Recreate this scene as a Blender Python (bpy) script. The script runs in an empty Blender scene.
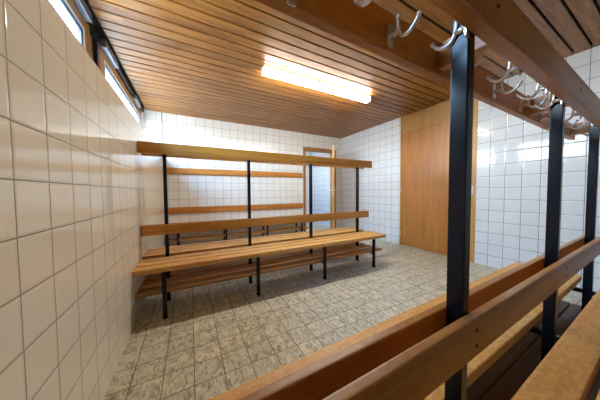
import bpy, bmesh, math, random
from mathutils import Vector, Matrix, Quaternion
random.seed(7)
S = bpy.context.scene
C = S.collection

# ------------------------------------------------------------------ helpers
class MB:
    """collects boxes and tubes, links them as ONE mesh object"""
    def __init__(s): s.bm = bmesh.new()
    def box(s, x0, x1, y0, y1, z0, z1, bev=0.0, seg=2, mi=0):
        b = bmesh.new()
        bmesh.ops.create_cube(b, size=1.0)
        for v in b.verts:
            v.co = Vector(((x0+x1)/2+v.co.x*(x1-x0), (y0+y1)/2+v.co.y*(y1-y0), (z0+z1)/2+v.co.z*(z1-z0)))
        if bev > 0:
            bmesh.ops.bevel(b, geom=list(b.edges), offset=bev, segments=seg, affect='EDGES', profile=0.6)
        for f in b.faces: f.material_index = mi
        s._join(b); return s
    def tube(s, pts, rad, n=10, mi=0, cap=True):
        """tube along points; rad may be a list"""
        pts = [Vector(p) for p in pts]
        if not isinstance(rad, (list, tuple)): rad = [rad]*len(pts)
        b = bmesh.new(); rings = []
        t0 = (pts[1]-pts[0]).normalized()
        up = Vector((0,0,1)) if abs(t0.z) < .9 else Vector((1,0,0))
        u = t0.cross(up).normalized()
        for i, p in enumerate(pts):
            t = (pts[min(i+1,len(pts)-1)]-pts[max(i-1,0)]).normalized()
            u = (u - t*u.dot(t)).normalized(); w = t.cross(u)
            rings.append([b.verts.new(p+(u*math.cos(2*math.pi*k/n)+w*math.sin(2*math.pi*k/n))*rad[i]) for k in range(n)])
        for a, c in zip(rings, rings[1:]):
            for k in range(n):
                f = b.faces.new((a[k], a[(k+1)%n], c[(k+1)%n], c[k])); f.smooth = True
        if cap:
            b.faces.new(rings[0][::-1]); b.faces.new(rings[-1])
        for f in b.faces: f.material_index = mi
        s._join(b); return s
    def ball(s, p, r, mi=0):
        b = bmesh.new(); bmesh.ops.create_uvsphere(b, u_segments=12, v_segments=8, radius=r)
        for v in b.verts: v.co += Vector(p)
        for f in b.faces: f.material_index = mi; f.smooth = True
        s._join(b); return s
    def prism(s, poly, axis, a0, a1, bev=0.0, mi=0):
        """extrude a 2D outline (list of (u,v)) along axis 'x' or 'y' or 'z'"""
        b = bmesh.new()
        def P(u, v, a): return {'x': (a,u,v), 'y': (u,a,v), 'z': (u,v,a)}[axis]
        A = [b.verts.new(P(u,v,a0)) for u,v in poly]; B = [b.verts.new(P(u,v,a1)) for u,v in poly]
        n = len(poly); b.faces.new(A[::-1]); b.faces.new(B)
        for k in range(n): b.faces.new((A[k], A[(k+1)%n], B[(k+1)%n], B[k]))
        bmesh.ops.recalc_face_normals(b, faces=list(b.faces))
        if bev > 0: bmesh.ops.bevel(b, geom=list(b.edges), offset=bev, segments=2, affect='EDGES')
        for f in b.faces: f.material_index = mi
        s._join(b); return s
    def _join(s, b):
        me = bpy.data.meshes.new('tmp'); b.to_mesh(me); b.free(); s.bm.from_mesh(me); bpy.data.meshes.remove(me)
    def build(s, name, mats, parent=None, origin=None):
        if not isinstance(mats, (list, tuple)): mats = [mats]
        if origin is None:
            cs = [v.co for v in s.bm.verts]
            origin = Vector([(min(c[i] for c in cs)+max(c[i] for c in cs))/2 for i in range(3)])
        origin = Vector(origin)
        for v in s.bm.verts: v.co -= origin
        bmesh.ops.recalc_face_normals(s.bm, faces=list(s.bm.faces))
        me = bpy.data.meshes.new(name); s.bm.to_mesh(me); s.bm.free()
        for m in mats: me.materials.append(m)
        o = bpy.data.objects.new(name, me); C.objects.link(o)
        if parent is not None:
            o.parent = parent
            o.location = origin - world_loc(parent)
        else: o.location = origin
        return o

def world_loc(o):
    v = Vector(o.location); p = o.parent
    while p is not None: v += Vector(p.location); p = p.parent
    return v

def tag(o, label=None, cat=None, group=None, kind=None):
    if label: o['label'] = label
    if cat: o['category'] = cat
    if group: o['group'] = group
    if kind: o['kind'] = kind
    return o

def empty(name, loc):
    o = bpy.data.objects.new(name, None); o.empty_display_size = .1
    o.location = loc; C.objects.link(o); return o

# ------------------------------------------------------------------ materials
def new_mat(name):
    m = bpy.data.materials.new(name); m.use_nodes = True
    nt = m.node_tree; b = nt.nodes['Principled BSDF']
    return m, nt, b
def lin(h):
    c = []
    for i in (0,2,4):
        v = int(h[i:i+2],16)/255
        c.append(v/12.92 if v <= .04045 else ((v+.055)/1.055)**2.4)
    return (*c, 1)
def math_n(nt, op, a, b=None, c=None):
    n = nt.nodes.new('ShaderNodeMath'); n.operation = op
    for i, v in enumerate((a,b,c)):
        if v is None: continue
        if isinstance(v, (int,float)): n.inputs[i].default_value = v
        else: nt.links.new(v, n.inputs[i])
    return n.outputs[0]
def mixc(nt, f, a, b, blend='MIX'):
    n = nt.nodes.new('ShaderNodeMix'); n.data_type = 'RGBA'; n.blend_type = blend
    for s, v in ((n.inputs[0],f),(n.inputs[6],a),(n.inputs[7],b)):
        if isinstance(v, (int,float,tuple)): s.default_value = v
        else: nt.links.new(v, s)
    return n.outputs[2]
def ramp(nt, fac, stops):
    n = nt.nodes.new('ShaderNodeValToRGB'); e = n.color_ramp.elements
    e[0].position, e[0].color = stops[0]; e[1].position, e[1].color = stops[-1]
    for p, c in stops[1:-1]:
        x = e.new(p); x.color = c
    nt.links.new(fac, n.inputs[0]); return n.outputs[0]
def noise(nt, vec, scale, detail=3, rough=.5, dist=0.0):
    n = nt.nodes.new('ShaderNodeTexNoise')
    n.inputs['Scale'].default_value = scale; n.inputs['Detail'].default_value = detail
    n.inputs['Roughness'].default_value = rough; n.inputs['Distortion'].default_value = dist
    nt.links.new(vec, n.inputs['Vector']); return n.outputs[0]
def mapping(nt, vec, scale=(1,1,1), loc=None):
    n = nt.nodes.new('ShaderNodeMapping'); nt.links.new(vec, n.inputs[0])
    n.inputs['Scale'].default_value = scale
    if loc is not None:
        if isinstance(loc, tuple): n.inputs['Location'].default_value = loc
        else: nt.links.new(loc, n.inputs['Location'])
    return n.outputs[0]
def bump(nt, b, h, strength, dist=.01):
    n = nt.nodes.new('ShaderNodeBump'); n.inputs['Strength'].default_value = strength
    n.inputs['Distance'].default_value = dist
    nt.links.new(h, n.inputs['Height']); nt.links.new(n.outputs[0], b.inputs['Normal'])
    return n.outputs[0]
def plain(name, col, rough=.5, metal=0.0, spec=.5, coat=0.0):
    m, nt, b = new_mat(name)
    b.inputs['Base Color'].default_value = lin(col); b.inputs['Roughness'].default_value = rough
    b.inputs['Metallic'].default_value = metal; b.inputs['Specular IOR Level'].default_value = spec
    b.inputs['Coat Weight'].default_value = coat
    return m

PITCH = .1508
def grid_edge(nt, pos, axis, off, pitch):
    """distance (m) to nearest joint along one axis, and the cell index"""
    sep = nt.nodes.new('ShaderNodeSeparateXYZ'); nt.links.new(pos, sep.inputs[0])
    t = math_n(nt, 'DIVIDE', math_n(nt, 'SUBTRACT', sep.outputs['XYZ'.index(axis)], off), pitch)
    fr = math_n(nt, 'FRACT', t)
    d = math_n(nt, 'MULTIPLY', math_n(nt, 'MINIMUM', fr, math_n(nt, 'SUBTRACT', 1.0, fr)), pitch)
    return d, math_n(nt, 'FLOOR', t)
def tile_mat(name, ax, offs, col, col2, grout, rough=.12, gw=.0042, bstr=.35, wav=.25):
    m, nt, b = new_mat(name)
    geo = nt.nodes.new('ShaderNodeNewGeometry'); pos = geo.outputs['Position']
    d0, c0 = grid_edge(nt, pos, ax[0], offs[0], PITCH)
    d1, c1 = grid_edge(nt, pos, ax[1], offs[1], PITCH)
    d = math_n(nt, 'MINIMUM', d0, d1)
    mr = nt.nodes.new('ShaderNodeMapRange'); mr.interpolation_type = 'SMOOTHSTEP'
    nt.links.new(d, mr.inputs[0]); mr.inputs[1].default_value = gw*.35; mr.inputs[2].default_value = gw*.75
    comb = nt.nodes.new('ShaderNodeCombineXYZ'); nt.links.new(c0, comb.inputs[0]); nt.links.new(c1, comb.inputs[1])
    wn = nt.nodes.new('ShaderNodeTexWhiteNoise'); nt.links.new(comb.outputs[0], wn.inputs[0])
    tc = mixc(nt, wn.outputs[0], lin(col), lin(col2))
    gn = noise(nt, pos, 5, 2)
    gc = mixc(nt, gn, lin(grout), tuple(v*.72 for v in lin(grout)[:3])+(1,))
    nt.links.new(mixc(nt, mr.outputs[0], gc, tc), b.inputs['Base Color'])
    r = nt.nodes.new('ShaderNodeMapRange'); nt.links.new(mr.outputs[0], r.inputs[0])
    r.inputs[3].default_value = .7; r.inputs[4].default_value = rough
    nt.links.new(r.outputs[0], b.inputs['Roughness'])
    # pillowed edge + slight waviness of the glaze
    e = nt.nodes.new('ShaderNodeMapRange'); e.interpolation_type = 'SMOOTHERSTEP'
    nt.links.new(d, e.inputs[0]); e.inputs[1].default_value = 0; e.inputs[2].default_value = .012
    w = noise(nt, pos, 9, 1)
    tilt = math_n(nt, 'MULTIPLY', w, wav)
    bump(nt, b, math_n(nt, 'ADD', e.outputs[0], tilt), bstr, .004)
    b.inputs['Specular IOR Level'].default_value = .55
    return m

def wood_mat(name, dark, light, axis='X', rough=.35, worn=0.0, worn_col='e8cfa0', fine=1.0, coat=.15, knots=True, stretch=14):
    m, nt, b = new_mat(name)
    tc = nt.nodes.new('ShaderNodeTexCoord'); oi = nt.nodes.new('ShaderNodeObjectInfo')
    sc = nt.nodes.new('ShaderNodeVectorMath'); sc.operation = 'SCALE'
    cx = nt.nodes.new('ShaderNodeCombineXYZ')
    for i, k in enumerate((37.0, 19.0, 53.0)):
        nt.links.new(math_n(nt, 'MULTIPLY', oi.outputs['Random'], k), cx.inputs[i])
    ad = nt.nodes.new('ShaderNodeVectorMath'); ad.operation = 'ADD'
    nt.links.new(tc.outputs['Object'], ad.inputs[0]); nt.links.new(cx.outputs[0], ad.inputs[1])
    v = ad.outputs[0]
    s = [stretch*1.6]*3; s['XYZ'.index(axis)] = 1.1
    s2 = [160]*3; s2['XYZ'.index(axis)] = 5
    n1 = noise(nt, mapping(nt, v, tuple(s)), 1.0, 4, .55, .6)
    n2 = noise(nt, mapping(nt, v, tuple(s2)), 1.0, 3, .6)
    f = math_n(nt, 'ADD', math_n(nt, 'MULTIPLY', n1, .68), math_n(nt, 'MULTIPLY', n2, .32*fine))
    col = ramp(nt, f, [(.33, lin(dark)), (.62, lin(light))])
    hv = math_n(nt, 'ADD', .86, math_n(nt, 'MULTIPLY', oi.outputs['Random'], .24))
    hs = nt.nodes.new('ShaderNodeHueSaturation'); nt.links.new(col, hs.inputs['Color']); nt.links.new(hv, hs.inputs['Value'])
    col = hs.outputs[0]
    if worn > 0:
        s3 = [60]*3; s3['XYZ'.index(axis)] = 38
        n3 = noise(nt, mapping(nt, v, tuple(s3)), 1.0, 3, .65)
        n4 = noise(nt, mapping(nt, v, (3.,3.,3.)), 1.0, 2)
        wf = ramp(nt, math_n(nt, 'ADD', math_n(nt, 'MULTIPLY', n3, .7), math_n(nt, 'MULTIPLY', n4, .3)), [(.42,(0,0,0,1)),(.60,(1,1,1,1))])
        col = mixc(nt, math_n(nt, 'MULTIPLY', wf, worn), col, lin(worn_col))
    # small scratches and dents
    s5 = [26]*3
    n5 = noise(nt, mapping(nt, v, tuple(s5)), 1.0, 2, .5)
    sf = ramp(nt, n5, [(.68,(0,0,0,1)),(.78,(1,1,1,1))])
    col = mixc(nt, math_n(nt, 'MULTIPLY', sf, .25), col, lin(dark))
    nt.links.new(col, b.inputs['Base Color'])
    nt.links.new(math_n(nt, 'ADD', rough, math_n(nt, 'MULTIPLY', n2, .18)), b.inputs['Roughness'])
    b.inputs['Coat Weight'].default_value = coat; b.inputs['Coat Roughness'].default_value = .25
    bump(nt, b, f, .12, .004)
    return m

M = {}
M['tile_left'] = tile_mat('cream_tile_left', 'YZ', (.8117, 1.0474), 'ebe4d2', 'e7dfcc', '9a8e78', rough=.09, bstr=.22)
M['tile_right'] = tile_mat('white_tile_right', 'YZ', (1.2422, -.0051), 'dfe3e9', 'dadfe6', '73777d', rough=.07)
M['tile_back'] = tile_mat('white_tile_back', 'XZ', (.0655, -.0051), 'e4e4e1', 'e0e0de', '8a8a8a', rough=.12)
M['tile_recess'] = tile_mat('shaded_tile_recess', 'YZ', (2.29, 1.0474), 'b8a890', 'ae9e88', '55493c', rough=.2)  # tile colour darkened to carry the unlit look of the recess
M['honey'] = wood_mat('honey_lacquered_pine', 'a86c25', 'd39540', rough=.33)
M['rail'] = wood_mat('amber_rail_wood', '8c5012', 'c47e2a', rough=.33, worn=.18, worn_col='dcb070')  # near bench rails: their shade put into the colour, darker than honey
M['seat'] = wood_mat('worn_seat_wood', 'b07228', 'd69e4e', rough=.42, worn=.6, worn_col='e2b870', coat=.05)
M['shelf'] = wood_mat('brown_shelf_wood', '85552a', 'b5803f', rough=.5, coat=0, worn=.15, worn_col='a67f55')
M['shelf_dark'] = wood_mat('dark_brown_shelf_wood', '4a301c', '70502f', rough=.5, coat=0, worn=.15, worn_col='8c6c48')  # darker brown of the shelf wood, for the near bench
M['block'] = wood_mat('block_wood', '9a6434', 'c48f5c', axis='Y', rough=.4)
M['oak'] = wood_mat('oak_veneer_door', '985c1b', 'b2752f', axis='Z', rough=.35, stretch=9, worn=.0)
M['oak_panel'] = wood_mat('oak_veneer_panel', 'aa7636', 'c2924e', axis='Z', rough=.4, stretch=12)
M['frame_wood'] = wood_mat('door_frame_wood', '8a5724', 'b0783a', axis='Z', rough=.4)
M['leaf_wood'] = wood_mat('open_leaf_wood', 'b98746', 'd6a868', axis='Z', rough=.4)
M['win_wood'] = wood_mat('window_frame_wood', '9c6a2c', 'c8934a', axis='Y', rough=.45)
M['paint'] = plain('anthracite_gloss_paint', '0d131d', .24, 0, .32)
M['alu'] = plain('cast_aluminium', 'e8e8e6', .25, .72)
M['steel'] = plain('brushed_steel', 'b8bcc0', .35, 1.0)
M['sash'] = plain('blue_grey_sash', '5f7896', .35, 0, .5)
M['white_seal'] = plain('white_seal', 'ece8de', .5)
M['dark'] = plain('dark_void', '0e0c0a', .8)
M['dark_metal'] = plain('dark_metal_channel', '1b1d21', .35, .3)
M['cover'] = plain('satin_metal_cover', 'a9b8c8', .3, .8)
M['plastic'] = plain('ivory_plastic', 'e8e3d0', .4)
M['satin'] = plain('satin_aluminium', 'd0d0cc', .4, .5)
M['lampwhite'] = plain('white_enamel', 'ecebe6', .35)
M['bolt'] = plain('dull_bolt', '4a4038', .4, .8)
M['plaster'] = plain('white_plaster', 'e6e4df', .8)

def pos_wood_ceiling():
    m, nt, b = new_mat('pine_ceiling_boards')
    geo = nt.nodes.new('ShaderNodeNewGeometry'); pos = geo.outputs['Position']
    sep = nt.nodes.new('ShaderNodeSeparateXYZ'); nt.links.new(pos, sep.inputs[0])
    idx = math_n(nt, 'FLOOR', math_n(nt, 'DIVIDE', math_n(nt, 'SUBTRACT', sep.outputs[1], .364), .1104))
    w1 = nt.nodes.new('ShaderNodeTexWhiteNoise'); w1.noise_dimensions = '1D'; nt.links.new(idx, w1.inputs['W'])
    # each row is cut into lengths of about 2.1 m with its own offset
    seg = math_n(nt, 'FLOOR', math_n(nt, 'ADD', math_n(nt, 'DIVIDE', sep.outputs[0], 2.1), math_n(nt, 'MULTIPLY', w1.outputs[0], 7.0)))
    cb = nt.nodes.new('ShaderNodeCombineXYZ'); nt.links.new(idx, cb.inputs[0]); nt.links.new(seg, cb.inputs[1])
    w2 = nt.nodes.new('ShaderNodeTexWhiteNoise'); nt.links.new(cb.outputs[0], w2.inputs[0])
    off = nt.nodes.new('ShaderNodeVectorMath'); off.operation = 'SCALE'
    nt.links.new(w2.outputs[1], off.inputs[0]); off.inputs['Scale'].default_value = 9.0
    ad = nt.nodes.new('ShaderNodeVectorMath'); ad.operation = 'ADD'
    nt.links.new(pos, ad.inputs[0]); nt.links.new(off.outputs[0], ad.inputs[1])
    n1 = noise(nt, mapping(nt, ad.outputs[0], (2.2, 26, 26)), 1, 4, .6, .8)
    n2 = noise(nt, mapping(nt, ad.outputs[0], (7, 9, 9)), 1, 2, .5)
    base = ramp(nt, n1, [(.32, lin('764a1a')), (.62, lin('a87230'))])
    hs = nt.nodes.new('ShaderNodeHueSaturation'); nt.links.new(base, hs.inputs['Color'])
    nt.links.new(math_n(nt, 'ADD', .82, math_n(nt, 'MULTIPLY', w2.outputs[0], .32)), hs.inputs['Value'])
    kn = ramp(nt, n2, [(.66,(0,0,0,1)),(.74,(1,1,1,1))])
    col = mixc(nt, math_n(nt, 'MULTIPLY', kn, .55), hs.outputs[0], lin('6a3d1a'))
    nt.links.new(col, b.inputs['Base Color']); b.inputs['Roughness'].default_value = .42
    b.inputs['Coat Weight'].default_value = .1
    bump(nt, b, n1, .1, .004)
    return m
M['ceiling'] = pos_wood_ceiling()

def floor_mat():
    m, nt, b = new_mat('mottled_floor_tile')
    geo = nt.nodes.new('ShaderNodeNewGeometry'); pos = geo.outputs['Position']
    P = .1503
    d0, c0 = grid_edge(nt, pos, 'X', .545-3*.1503, P); d1, c1 = grid_edge(nt, pos, 'Y', 1.186, P)
    d = math_n(nt, 'MINIMUM', d0, d1)
    mr = nt.nodes.new('ShaderNodeMapRange'); mr.interpolation_type = 'SMOOTHSTEP'
    nt.links.new(d, mr.inputs[0]); mr.inputs[1].default_value = .0014; mr.inputs[2].default_value = .0032
    cb = nt.nodes.new('ShaderNodeCombineXYZ'); nt.links.new(c0, cb.inputs[0]); nt.links.new(c1, cb.inputs[1])
    wn = nt.nodes.new('ShaderNodeTexWhiteNoise'); nt.links.new(cb.outputs[0], wn.inputs[0])
    off = nt.nodes.new('ShaderNodeVectorMath'); off.operation = 'SCALE'
    nt.links.new(wn.outputs[1], off.inputs[0]); off.inputs['Scale'].default_value = 20.0
    ad = nt.nodes.new('ShaderNodeVectorMath'); ad.operation = 'ADD'
    nt.links.new(pos, ad.inputs[0]); nt.links.new(off.outputs[0], ad.inputs[1])
    n1 = noise(nt, mapping(nt, ad.outputs[0], (34, 17, 20)), 1, 4, .6, 1.2)
    n2 = noise(nt, mapping(nt, ad.outputs[0], (90, 60, 60)), 1, 3, .6)
    f = math_n(nt, 'ADD', math_n(nt, 'MULTIPLY', n1, .75), math_n(nt, 'MULTIPLY', n2, .25))
    col = ramp(nt, f, [(.36, lin('858069')), (.47, lin('bab49c')), (.60, lin('dad4be'))])
    hs = nt.nodes.new('ShaderNodeHueSaturation'); nt.links.new(col, hs.inputs['Color'])
    nt.links.new(math_n(nt, 'ADD', .93, math_n(nt, 'MULTIPLY', wn.outputs[0], .14)), hs.inputs['Value'])
    nt.links.new(mixc(nt, mr.outputs[0], lin('6b6252'), hs.outputs[0]), b.inputs['Base Color'])
    rr = nt.nodes.new('ShaderNodeMapRange'); nt.links.new(mr.outputs[0], rr.inputs[0])
    rr.inputs[3].default_value = .8; rr.inputs[4].default_value = .36
    nt.links.new(rr.outputs[0], b.inputs['Roughness'])
    bump(nt, b, math_n(nt, 'ADD', mr.outputs[0], math_n(nt, 'MULTIPLY', n1, .25)), .35, .003)
    return m
M['floor'] = floor_mat()

def glass_mat():
    m, nt, b = new_mat('window_glass'); nt.nodes.remove(b)
    out = nt.nodes['Material Output']
    t = nt.nodes.new('ShaderNodeBsdfTransparent'); g = nt.nodes.new('ShaderNodeBsdfGlossy')
    t.inputs[0].default_value = (.93,.96,.97,1); g.inputs['Roughness'].default_value = .02
    fr = nt.nodes.new('ShaderNodeFresnel'); fr.inputs[0].default_value = 1.45
    mx = nt.nodes.new('ShaderNodeMixShader')
    gg = nt.nodes.new('ShaderNodeNewGeometry')
    nt.links.new(math_n(nt, 'MULTIPLY', fr.outputs[0], math_n(nt, 'SUBTRACT', 1.0, gg.outputs['Backfacing'])), mx.inputs[0]); nt.links.new(t.outputs[0], mx.inputs[1]); nt.links.new(g.outputs[0], mx.inputs[2])
    nt.links.new(mx.outputs[0], out.inputs[0]); return m
M['glass'] = glass_mat()
LAMP = 14.0
def emit_mat(name, col, st):
    m, nt, b = new_mat(name)
    b.inputs['Base Color'].default_value = (.9,.9,.88,1)
    b.inputs['Emission Color'].default_value = col; b.inputs['Emission Strength'].default_value = st
    return m
M['diffuser'] = emit_mat('lit_diffuser', (1.0, .985, .91, 1), LAMP)

# ------------------------------------------------------------------ room shell
W, D, H = 3.911, 4.291, 2.40
YF = -3.2            # wall behind the viewer
SILL = 1.655
RX = -.28             # plane of the windows above the deep ledge
def struct(o, label, cat): return tag(o, label, cat, kind='structure')

struct(MB().box(-.30, W+.16, YF-.1, 6.0, -.06, 0).build('floor', M['floor']), 'mottled beige floor of small square tiles', 'floor')

# ceiling: separate pine boards with open dark joints, dark backing above
cb = MB()
y = .364+.008-32*.1104
while y < D:
    y1 = min(y+.1104-.016, D)
    if y1 > YF: cb.box(-.22, W, max(y, YF), y1, H, H+.016, .002, 1, 0)
    y += .1104
cb.box(-.36, W+.1, YF-.1, D+.05, H+.035, H+.06, 0, 1, 1)
struct(cb.build('ceiling', [M['ceiling'], M['dark']]), 'pine board ceiling with dark open joints', 'ceiling')

# left wall: thick lower part with a ledge, set-back strip with windows above
lw = MB()
lw.box(-.40, 0, YF, D, 0, SILL, .004, 2, 0)
struct(lw.build('wall_left', [M['tile_left']]), 'cream tiled wall under the high windows on the left', 'wall')
up = MB()
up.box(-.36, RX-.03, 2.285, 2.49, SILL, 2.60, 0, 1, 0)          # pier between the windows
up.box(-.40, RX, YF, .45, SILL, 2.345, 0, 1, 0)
up.box(RX-.03, RX, YF, D, 2.345, 2.60, 0, 1, 1)                   # lintel above the frames, its shadow put in as a near-black colour
struct(up.build('wall_left_upper', [M['tile_recess'], M['dark']]), 'narrow tiled pier, darkened as in shade, between the two high windows', 'wall')
struct(MB().box(RX-.03, RX+.0, 2.435, 2.482, SILL, 2.345, .002).build('trim_1', M['dark_metal']), 'dark upright strip beside the far high window', 'trim')

# back wall with the doorway
DX0, DX1, DZ = 2.77, 3.735, 2.085
bw = MB()
bw.box(-.42, DX0, D, D+.12, 0, 2.6).box(DX1, W+.12, D, D+.12, 0, 2.6).box(DX0, DX1, D, D+.12, DZ, 2.6)
struct(bw.build('wall_back', M['tile_back']), 'white tiled back wall with a doorway on the right', 'wall')
struct(MB().box(-.006, .006, D-.003, D+.002, SILL, H).build('trim_2', M['bolt']), 'dark upright joint in the back wall tiles near the windows', 'trim')

# right wall with the full height oak door set
RY0, RY1 = 1.385, 2.565
rw = MB()
rw.box(W, W+.12, YF, RY0, 0, 2.6).box(W, W+.12, RY1, 5.85, 0, 2.6).box(W+.058, W+.12, RY0, RY1, 0, 2.6)  # last box: slab added behind the door to stop outside light leaking
struct(rw.build('wall_right', M['tile_right']), 'white glossy tiled wall on the right', 'wall')
struct(MB().box(-.42, W+.12, YF-.1, YF, 0, 2.6).build('wall_front', M['tile_back']), 'white tiled wall behind the viewer', 'wall')

# next room seen through the doorway
struct(MB().box(1.6, W+.12, 5.75, 5.85, 0, 2.6).build('wall_annex_back', M['tile_back']), 'tiled wall at the end of the next room', 'wall')
struct(MB().box(1.6, W+.12, D+.12, 5.85, 2.45, 2.55).build('ceiling_annex', M['plaster']), 'pale ceiling of the next room', 'ceiling')
aw = MB()
aw.box(1.6, 1.7, D+.12, 5.85, 0, 1.6).box(1.6, 1.7, D+.12, 4.6, 1.6, 2.5).box(1.6, 1.7, 5.55, 5.85, 1.6, 2.5).box(1.6, 1.7, 4.6, 5.55, 2.02, 2.5)
struct(aw.build('wall_annex_left', M['tile_right']), 'window wall of the next room', 'wall')

# ------------------------------------------------------------------ windows
def window(name, y0, y1, covers, label):
    r = empty(name, (RX, (y0+y1)/2, SILL)); struct(r, label, 'window')
    fw, zt = .105, 2.345
    f = MB()
    f.box(RX-.03, RX, y0, y0+fw, SILL, zt, .003).box(RX-.03, RX, y1-fw, y1, SILL, zt, .003)
    f.box(RX-.03, RX, y0+fw, y1-fw, zt-.085, zt, .003).box(RX-.03, RX, y0+fw, y1-fw, SILL, SILL+.06, .003)
    f.build('window_frame', M['win_wood'], r)
    a, c, z0, z1 = y0+fw, y1-fw, SILL+.06, zt-.085
    s = MB(); t = .012
    s.box(RX-.02, RX+.003, a, a+t, z0, z1).box(RX-.02, RX+.003, c-t, c, z0, z1).box(RX-.02, RX+.003, a+t, c-t, z1-t, z1).box(RX-.02, RX+.003, a+t, c-t, z0, z0+t)
    s.build('window_seal', M['white_seal'], r)
    a += t; c -= t; z0 += t; z1 -= t; w = .034
    s = MB()
    s.box(RX-.024, RX-.004, a, a+w, z0, z1, .003).box(RX-.024, RX-.004, c-w, c, z0, z1, .003)
    s.box(RX-.024, RX-.004, a+w, c-w, z1-w, z1, .003).box(RX-.024, RX-.004, a+w, c-w, z0, z0+w, .003)
    s.build('sash', M['sash'], r)
    MB().box(RX-.016, RX-.011, a+w-.004, c-w+.004, z0+w-.004, z1-w+.004).build('window_pane', M['glass'], r)
    op = MB().box(RX+.004, RX+.034, y0+.02, y1-.02, 2.352, 2.392, .004).build('opener_rail', M['dark_metal'], r)
    for (p, q) in covers:
        MB().box(RX+.002, RX+.044, p, q, 2.325, 2.394, .006).build('opener_cover', M['cover'], op)
    return r
window('window_1', .45, 2.29, [(1.2, 2.2)], 'high wood-framed window nearest along the left wall')
window('window_2', 2.485, 4.28, [(2.50, 2.87), (3.66, 4.0)], 'high wood-framed window next to the back corner')

# ------------------------------------------------------------------ oak door in the right wall
d = empty('door_1', (W, (RY0+RY1)/2, 0)); struct(d, 'closed oak door with panel above in the white right wall', 'door')
fr = MB()
fr.box(W-.006, W+.055, RY1-.03, RY1, 0, H, .003).box(W-.006, W+.055, RY0, RY0+.055, 0, H, .003)
fr.box(W+.0, W+.055, RY0+.055, RY1-.03, 2.075, 2.09, .002)
fr.build('door_frame', M['oak_panel'], d)
MB().box(W+.0, W+.045, RY0+.058, RY1-.033, 2.094, H, .002).build('top_panel', M['oak_panel'], d)
leaf = MB().box(W-.004, W+.038, RY0+.062, RY1-.036, .012, 2.070, .003).build('door_leaf', M['oak'], d)
for z in (.24, 1.04, 1.83):
    MB().tube([(W-.010, RY1-.033, z-.04), (W-.010, RY1-.033, z+.04)], .008, 10).build('hinge', M['steel'], leaf)
hy = 1.62
hd = MB().box(W-.012, W-.004, hy-.018, hy+.018, .93, 1.13, .003).build('handle_plate', M['steel'], leaf)
MB().tube([(W-.010, hy, 1.05), (W-.05, hy, 1.05), (W-.056, hy+.01, 1.05), (W-.056, hy+.13, 1.05)], .009, 10).build('door_handle', M['alu'], leaf)
MB().box(W-.009, W-.004, RY0+.03, RY0+.05, .96, 1.08, .001).build('strike_plate', M['steel'], d)

# ------------------------------------------------------------------ doorway in the back wall with the leaf standing open
d = empty('door_2', ((DX0+DX1)/2, D, 0)); struct(d, 'open door leaf seen edge-on in the back wall doorway', 'door')
fr = MB()
fr.box(DX0, DX0+.06, D-.015, D+.135, 0, DZ, .003).box(DX1-.085, DX1, D-.015, D+.135, 0, DZ, .003)
fr.box(DX0+.06, DX1-.085, D-.015, D+.135, DZ-.075, DZ, .003)
fr.build('door_frame', M['frame_wood'], d)
hx, hyy = DX1-.085, D-.02
lf = MB().box(-.86, 0, -.021, .021, .012, 2.0, .003).build('door_leaf', M['leaf_wood'], d, origin=(0,0,0))
lf.location = Vector((hx-.01, hyy-.02, 0)) - Vector(d.location)
lf.rotation_euler = (0, 0, math.radians(52.0))
for s in (1, -1):
    h = MB().box(-.82, -.78, min(s*.021, s*.028), max(s*.021, s*.028), .93, 1.13, .002)
    h.tube([(-.80, s*.02, 1.05), (-.80, s*.062, 1.05), (-.79, s*.068, 1.05), (-.69, s*.068, 1.05)], .009, 10)
    o = h.build('door_handle', M['satin'], None, origin=(0,0,0)); o.parent = lf; o.location = (0,0,0)

# ------------------------------------------------------------------ light switch
s = empty('light_switch', (2.665, D, 1.02)); tag(s, 'ivory light switch on the white tiles left of the open doorway', 'light switch')
MB().box(2.625, 2.705, D-.010, D, .985, 1.065, .004).build('switch_plate', M['plastic'], s)
MB().box(2.645, 2.685, D-.016, D-.009, 1.003, 1.047, .003).build('rocker', M['plastic'], s)

# ------------------------------------------------------------------ batten lamp
def batten(x0, x1, y, label):
    r = empty('batten_lamp', ((x0+x1)/2, y, H)); tag(r, label, 'lamp')
    MB().box(x0, x1, y-.045, y+.045, H-.028, H+.002, .001).build('housing', M['lampwhite'], r)
    b = MB()
    b.prism([(y-.050, H-.026), (y-.053, H-.044), (y-.044, H-.068), (y-.02, H-.077), (y+.02, H-.077), (y+.044, H-.068), (y+.053, H-.044), (y+.050, H-.026)], 'x', x0+.015, x1-.015)
    b.build('diffuser', M['diffuser'], r)
    for p, q in ((x0, x0+.015), (x1-.015, x1)):
        MB().box(p, q, y-.054, y+.054, H-.079, H-.022, .004).build('end_cap', M['lampwhite'], r)
    return r
batten(1.14, 2.74, 2.245, 'long lit fluorescent batten on the pine board ceiling')

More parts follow.
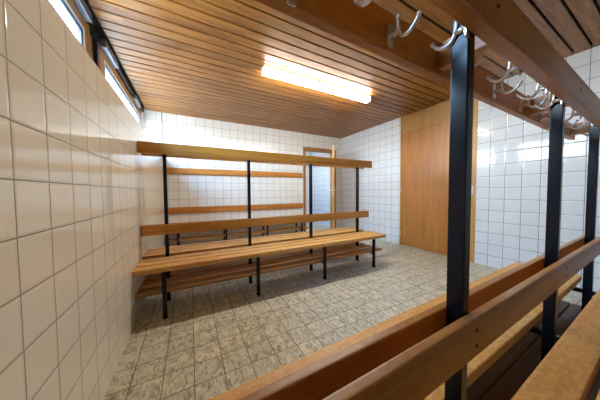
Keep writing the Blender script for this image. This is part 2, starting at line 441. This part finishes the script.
# ------------------------------------------------------------------ benches
HP = [(.006, 0.0, .012), (.014, 0, .010), (.022, 0, .004)]
def coat_hook(parent, x, yf, s, z):
    """s = +1: projects towards +y from the rail face at yf"""
    pl = [( -.011, -.024), (-.007, -.030), (.007, -.030), (.011, -.024), (.011, .024), (.007, .030), (-.007, .030), (-.011, .024)]
    m = MB(); y0, y1 = (yf, yf+.004) if s > 0 else (yf-.004, yf)
    m.prism([(x+u, z+v) for u, v in pl], 'y', y0, y1, .001)
    m.tube([(x, yf+s*.002, z-.004), (x, yf+s*.016, z-.004), (x, yf+s*.027, z-.006)], [.009, .007, .006], 10)
    h = m.build('coat_hook', M['alu'], parent)
    p = []
    for (o, dz) in ((.024,.030),(.0245,.018),(.025,.004),(.028,-.010),(.035,-.020),(.045,-.024),(.056,-.022),(.066,-.014),(.073,-.006),(.076,.000)):
        p.append((x, yf+s*o, z+dz))
    q = MB().tube(p, [.0045,.0045,.005,.0052,.0052,.0052,.005,.0047,.0045,.0042], 10)
    q.ball(p[0], .0064).ball(p[-1], .0062)
    q.build('prong', M['alu'], h)
    return h

POSTX = (.197, .970, 1.760, 2.550)
HOOKX = (.12, .40, .68, .94, 1.255, 1.52, 1.718, 2.05, 2.32, 2.63)
HOOKX2 = (.30, .575, .852, 1.155, 1.46, 1.745, 2.04, 2.33, 2.64)
def slat(parent, name, x0, x1, y0, y1, z0, z1, mat, bev=.005):
    return MB().box(x0, x1, y0, y1, z0, z1, bev, 3).build(name, mat, parent)
def bolts(parent, xs, yf, s, zs):
    for x in xs:
        for z in zs:
            MB().tube([(x, yf, z), (x, yf+s*.0025, z)], .0042, 8).build('bolt', M['bolt'], parent)

def double_bench(Y0, xend, zl, label, rot=0.0, rail='honey', shelf='shelf'):
    r = empty('changing_bench', (xend/2, Y0, 0)); tag(r, label, 'bench', 'double-sided changing benches with hook racks')
    pw, pd = .015, .0182
    for x in POSTX:
        p = MB().box(x-pw, x+pw, Y0-pd, Y0+pd, 0, 1.445, .003).build('post', M['paint'], r)
        MB().box(x-pw-.002, x+pw+.002, Y0-pd-.002, Y0+pd+.002, 0, .018, .002).build('foot', M['paint'], p)
        for s in (-1, 1):
            l = MB().box(x-pw, x+pw, Y0+s*.312-.015, Y0+s*.312+.015, 0, .392, .003).build('leg', M['paint'], r)
            MB().box(x-pw-.002, x+pw+.002, Y0+s*.312-.017, Y0+s*.312+.017, 0, .018, .002).build('foot', M['paint'], l)
            MB().box(x-.012, x+.012, min(Y0+s*pd, Y0+s*.300), max(Y0+s*pd, Y0+s*.300), .368, .392, .002).build('seat_bar', M['paint'], r)
            MB().box(x-.012, x+.012, min(Y0+s*pd, Y0+s*.300), max(Y0+s*pd, Y0+s*.300), .172, .196, .002).build('shelf_bar', M['paint'], r)
    for s in (-1, 1):
        for k in range(3):
            a = .045+k*.113; b = a+.094
            slat(r, 'seat_slat', .003, xend, min(Y0+s*a, Y0+s*b), max(Y0+s*a, Y0+s*b), .393, .431, M['seat'], .006)
        for a, b in ((.021, .083), (.089, .188), (.200, .300)):
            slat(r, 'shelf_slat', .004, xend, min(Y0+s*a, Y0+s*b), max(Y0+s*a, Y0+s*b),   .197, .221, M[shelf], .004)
        y0, y1 = (Y0-pd-.0215, Y0-pd-.0005) if s < 0 else (Y0+pd+.0005, Y0+pd+.0215)
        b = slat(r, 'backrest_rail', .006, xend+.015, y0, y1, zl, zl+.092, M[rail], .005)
        bolts(b, POSTX, y0 if s < 0 else y1, s, (zl+.028, zl+.064))
    zt = 1.362
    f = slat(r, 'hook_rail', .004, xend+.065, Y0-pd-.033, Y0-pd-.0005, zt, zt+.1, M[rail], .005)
    bolts(f, [x+.03 for x in POSTX], Y0-pd-.033, -1, (zt+.05,))
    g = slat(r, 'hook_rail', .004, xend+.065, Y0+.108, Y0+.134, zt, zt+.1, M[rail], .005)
    for x in POSTX:
        slat(r, 'spacer_block', x+.098, x+.126, Y0-pd, Y0+.1075, zt+.016, zt+.088, M['block'], .003)
    for x in HOOKX: coat_hook(r, x+.012, Y0-pd, 1, zt+.018)
    for x in HOOKX2: coat_hook(r, x, Y0+.108, -1, zt+(.026 if x < .6 else .038))
    r.rotation_euler = (0, 0, rot)
    return r
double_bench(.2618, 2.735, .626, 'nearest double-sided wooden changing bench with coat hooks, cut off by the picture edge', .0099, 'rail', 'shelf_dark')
double_bench(2.270, 2.725, .632, 'whole double-sided changing bench across the middle of the tiled floor', -.005)

# bench, backrest and coat rail along the back wall
r = empty('wall_bench', (1.37, D-.18, 0)); tag(r, 'single-sided low slatted bench standing along the white back wall', 'bench')
for x in POSTX:
    for yy, nm in ((D-.33, 'leg'), (D-.05, 'leg')):
        MB().box(x-.015, x+.015, yy-.015, yy+.015, 0, .392, .003).build(nm, M['paint'], r)
    MB().box(x-.012, x+.012, D-.315, D-.065, .368, .392, .002).build('seat_bar', M['paint'], r)
    MB().box(x-.012, x+.012, D-.315, D-.065, .172, .196, .002).build('shelf_bar', M['paint'], r)
for k in range(3):
    a = .03+k*.113
    slat(r, 'seat_slat', .010, 2.735, D-a-.094, D-a, .393, .431, M['seat'], .006)
for a in (.09, .205):
    slat(r, 'shelf_slat', .010, 2.735, D-a-.10, D-a, .197, .221, M['shelf'], .004)
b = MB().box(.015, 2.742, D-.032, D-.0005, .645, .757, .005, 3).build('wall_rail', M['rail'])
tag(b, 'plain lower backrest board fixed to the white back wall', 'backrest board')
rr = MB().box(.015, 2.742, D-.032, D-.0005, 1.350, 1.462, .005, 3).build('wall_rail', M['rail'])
tag(rr, 'plain upper board fixed high on the white back wall', 'wall board')

# ------------------------------------------------------------------ daylight
wd = bpy.data.worlds.new('sky'); S.world = wd; wd.use_nodes = True
nt = wd.node_tree; bg = nt.nodes['Background']
tc = nt.nodes.new('ShaderNodeTexCoord'); sp = nt.nodes.new('ShaderNodeSeparateXYZ'); nt.links.new(tc.outputs['Generated'], sp.inputs[0])
col = ramp(nt, math_n(nt, 'ADD', math_n(nt, 'MULTIPLY', sp.outputs[2], .5), .5),
           [(0.0, (.30,.31,.30,1)), (.48, (.40,.42,.43,1)), (.52, (.84,.93,1.0,1)), (.64, (.62,.82,1.0,1)), (.76, (.36,.62,1.0,1)), (1.0, (.25,.5,1.0,1))])
nt.links.new(col, bg.inputs[0]); bg.inputs[1].default_value = 7.5

# ------------------------------------------------------------------ camera (solved from the tile grid)
yaw, pitch, roll = .4888, .0372, -.0076
f = Vector((math.sin(yaw)*math.cos(pitch), math.cos(yaw)*math.cos(pitch), -math.sin(pitch)))
r0 = Vector((math.cos(yaw), -math.sin(yaw), 0)); u0 = r0.cross(f)
rt = r0*math.cos(roll)+u0*math.sin(roll); uu = -r0*math.sin(roll)+u0*math.cos(roll)
cam = bpy.data.cameras.new('camera'); co = bpy.data.objects.new('camera', cam); C.objects.link(co)
mw = Matrix((rt, uu, -f)).transposed().to_4x4(); mw.translation = Vector((.3977, 0, 1.0091)); co.matrix_world = mw
cam.sensor_width = 36; cam.lens = 206.3/600*36; cam.clip_start = .02
S.camera = co

S.view_settings.view_transform = 'Standard'; S.view_settings.look = 'None'
S.view_settings.exposure = 2.28; S.view_settings.gamma = 1.0; S.view_settings.use_curve_mapping = False
S.cycles.use_denoising = True
S.cycles.max_bounces = 10; S.cycles.diffuse_bounces = 6; S.cycles.glossy_bounces = 5; S.cycles.transparent_max_bounces = 8
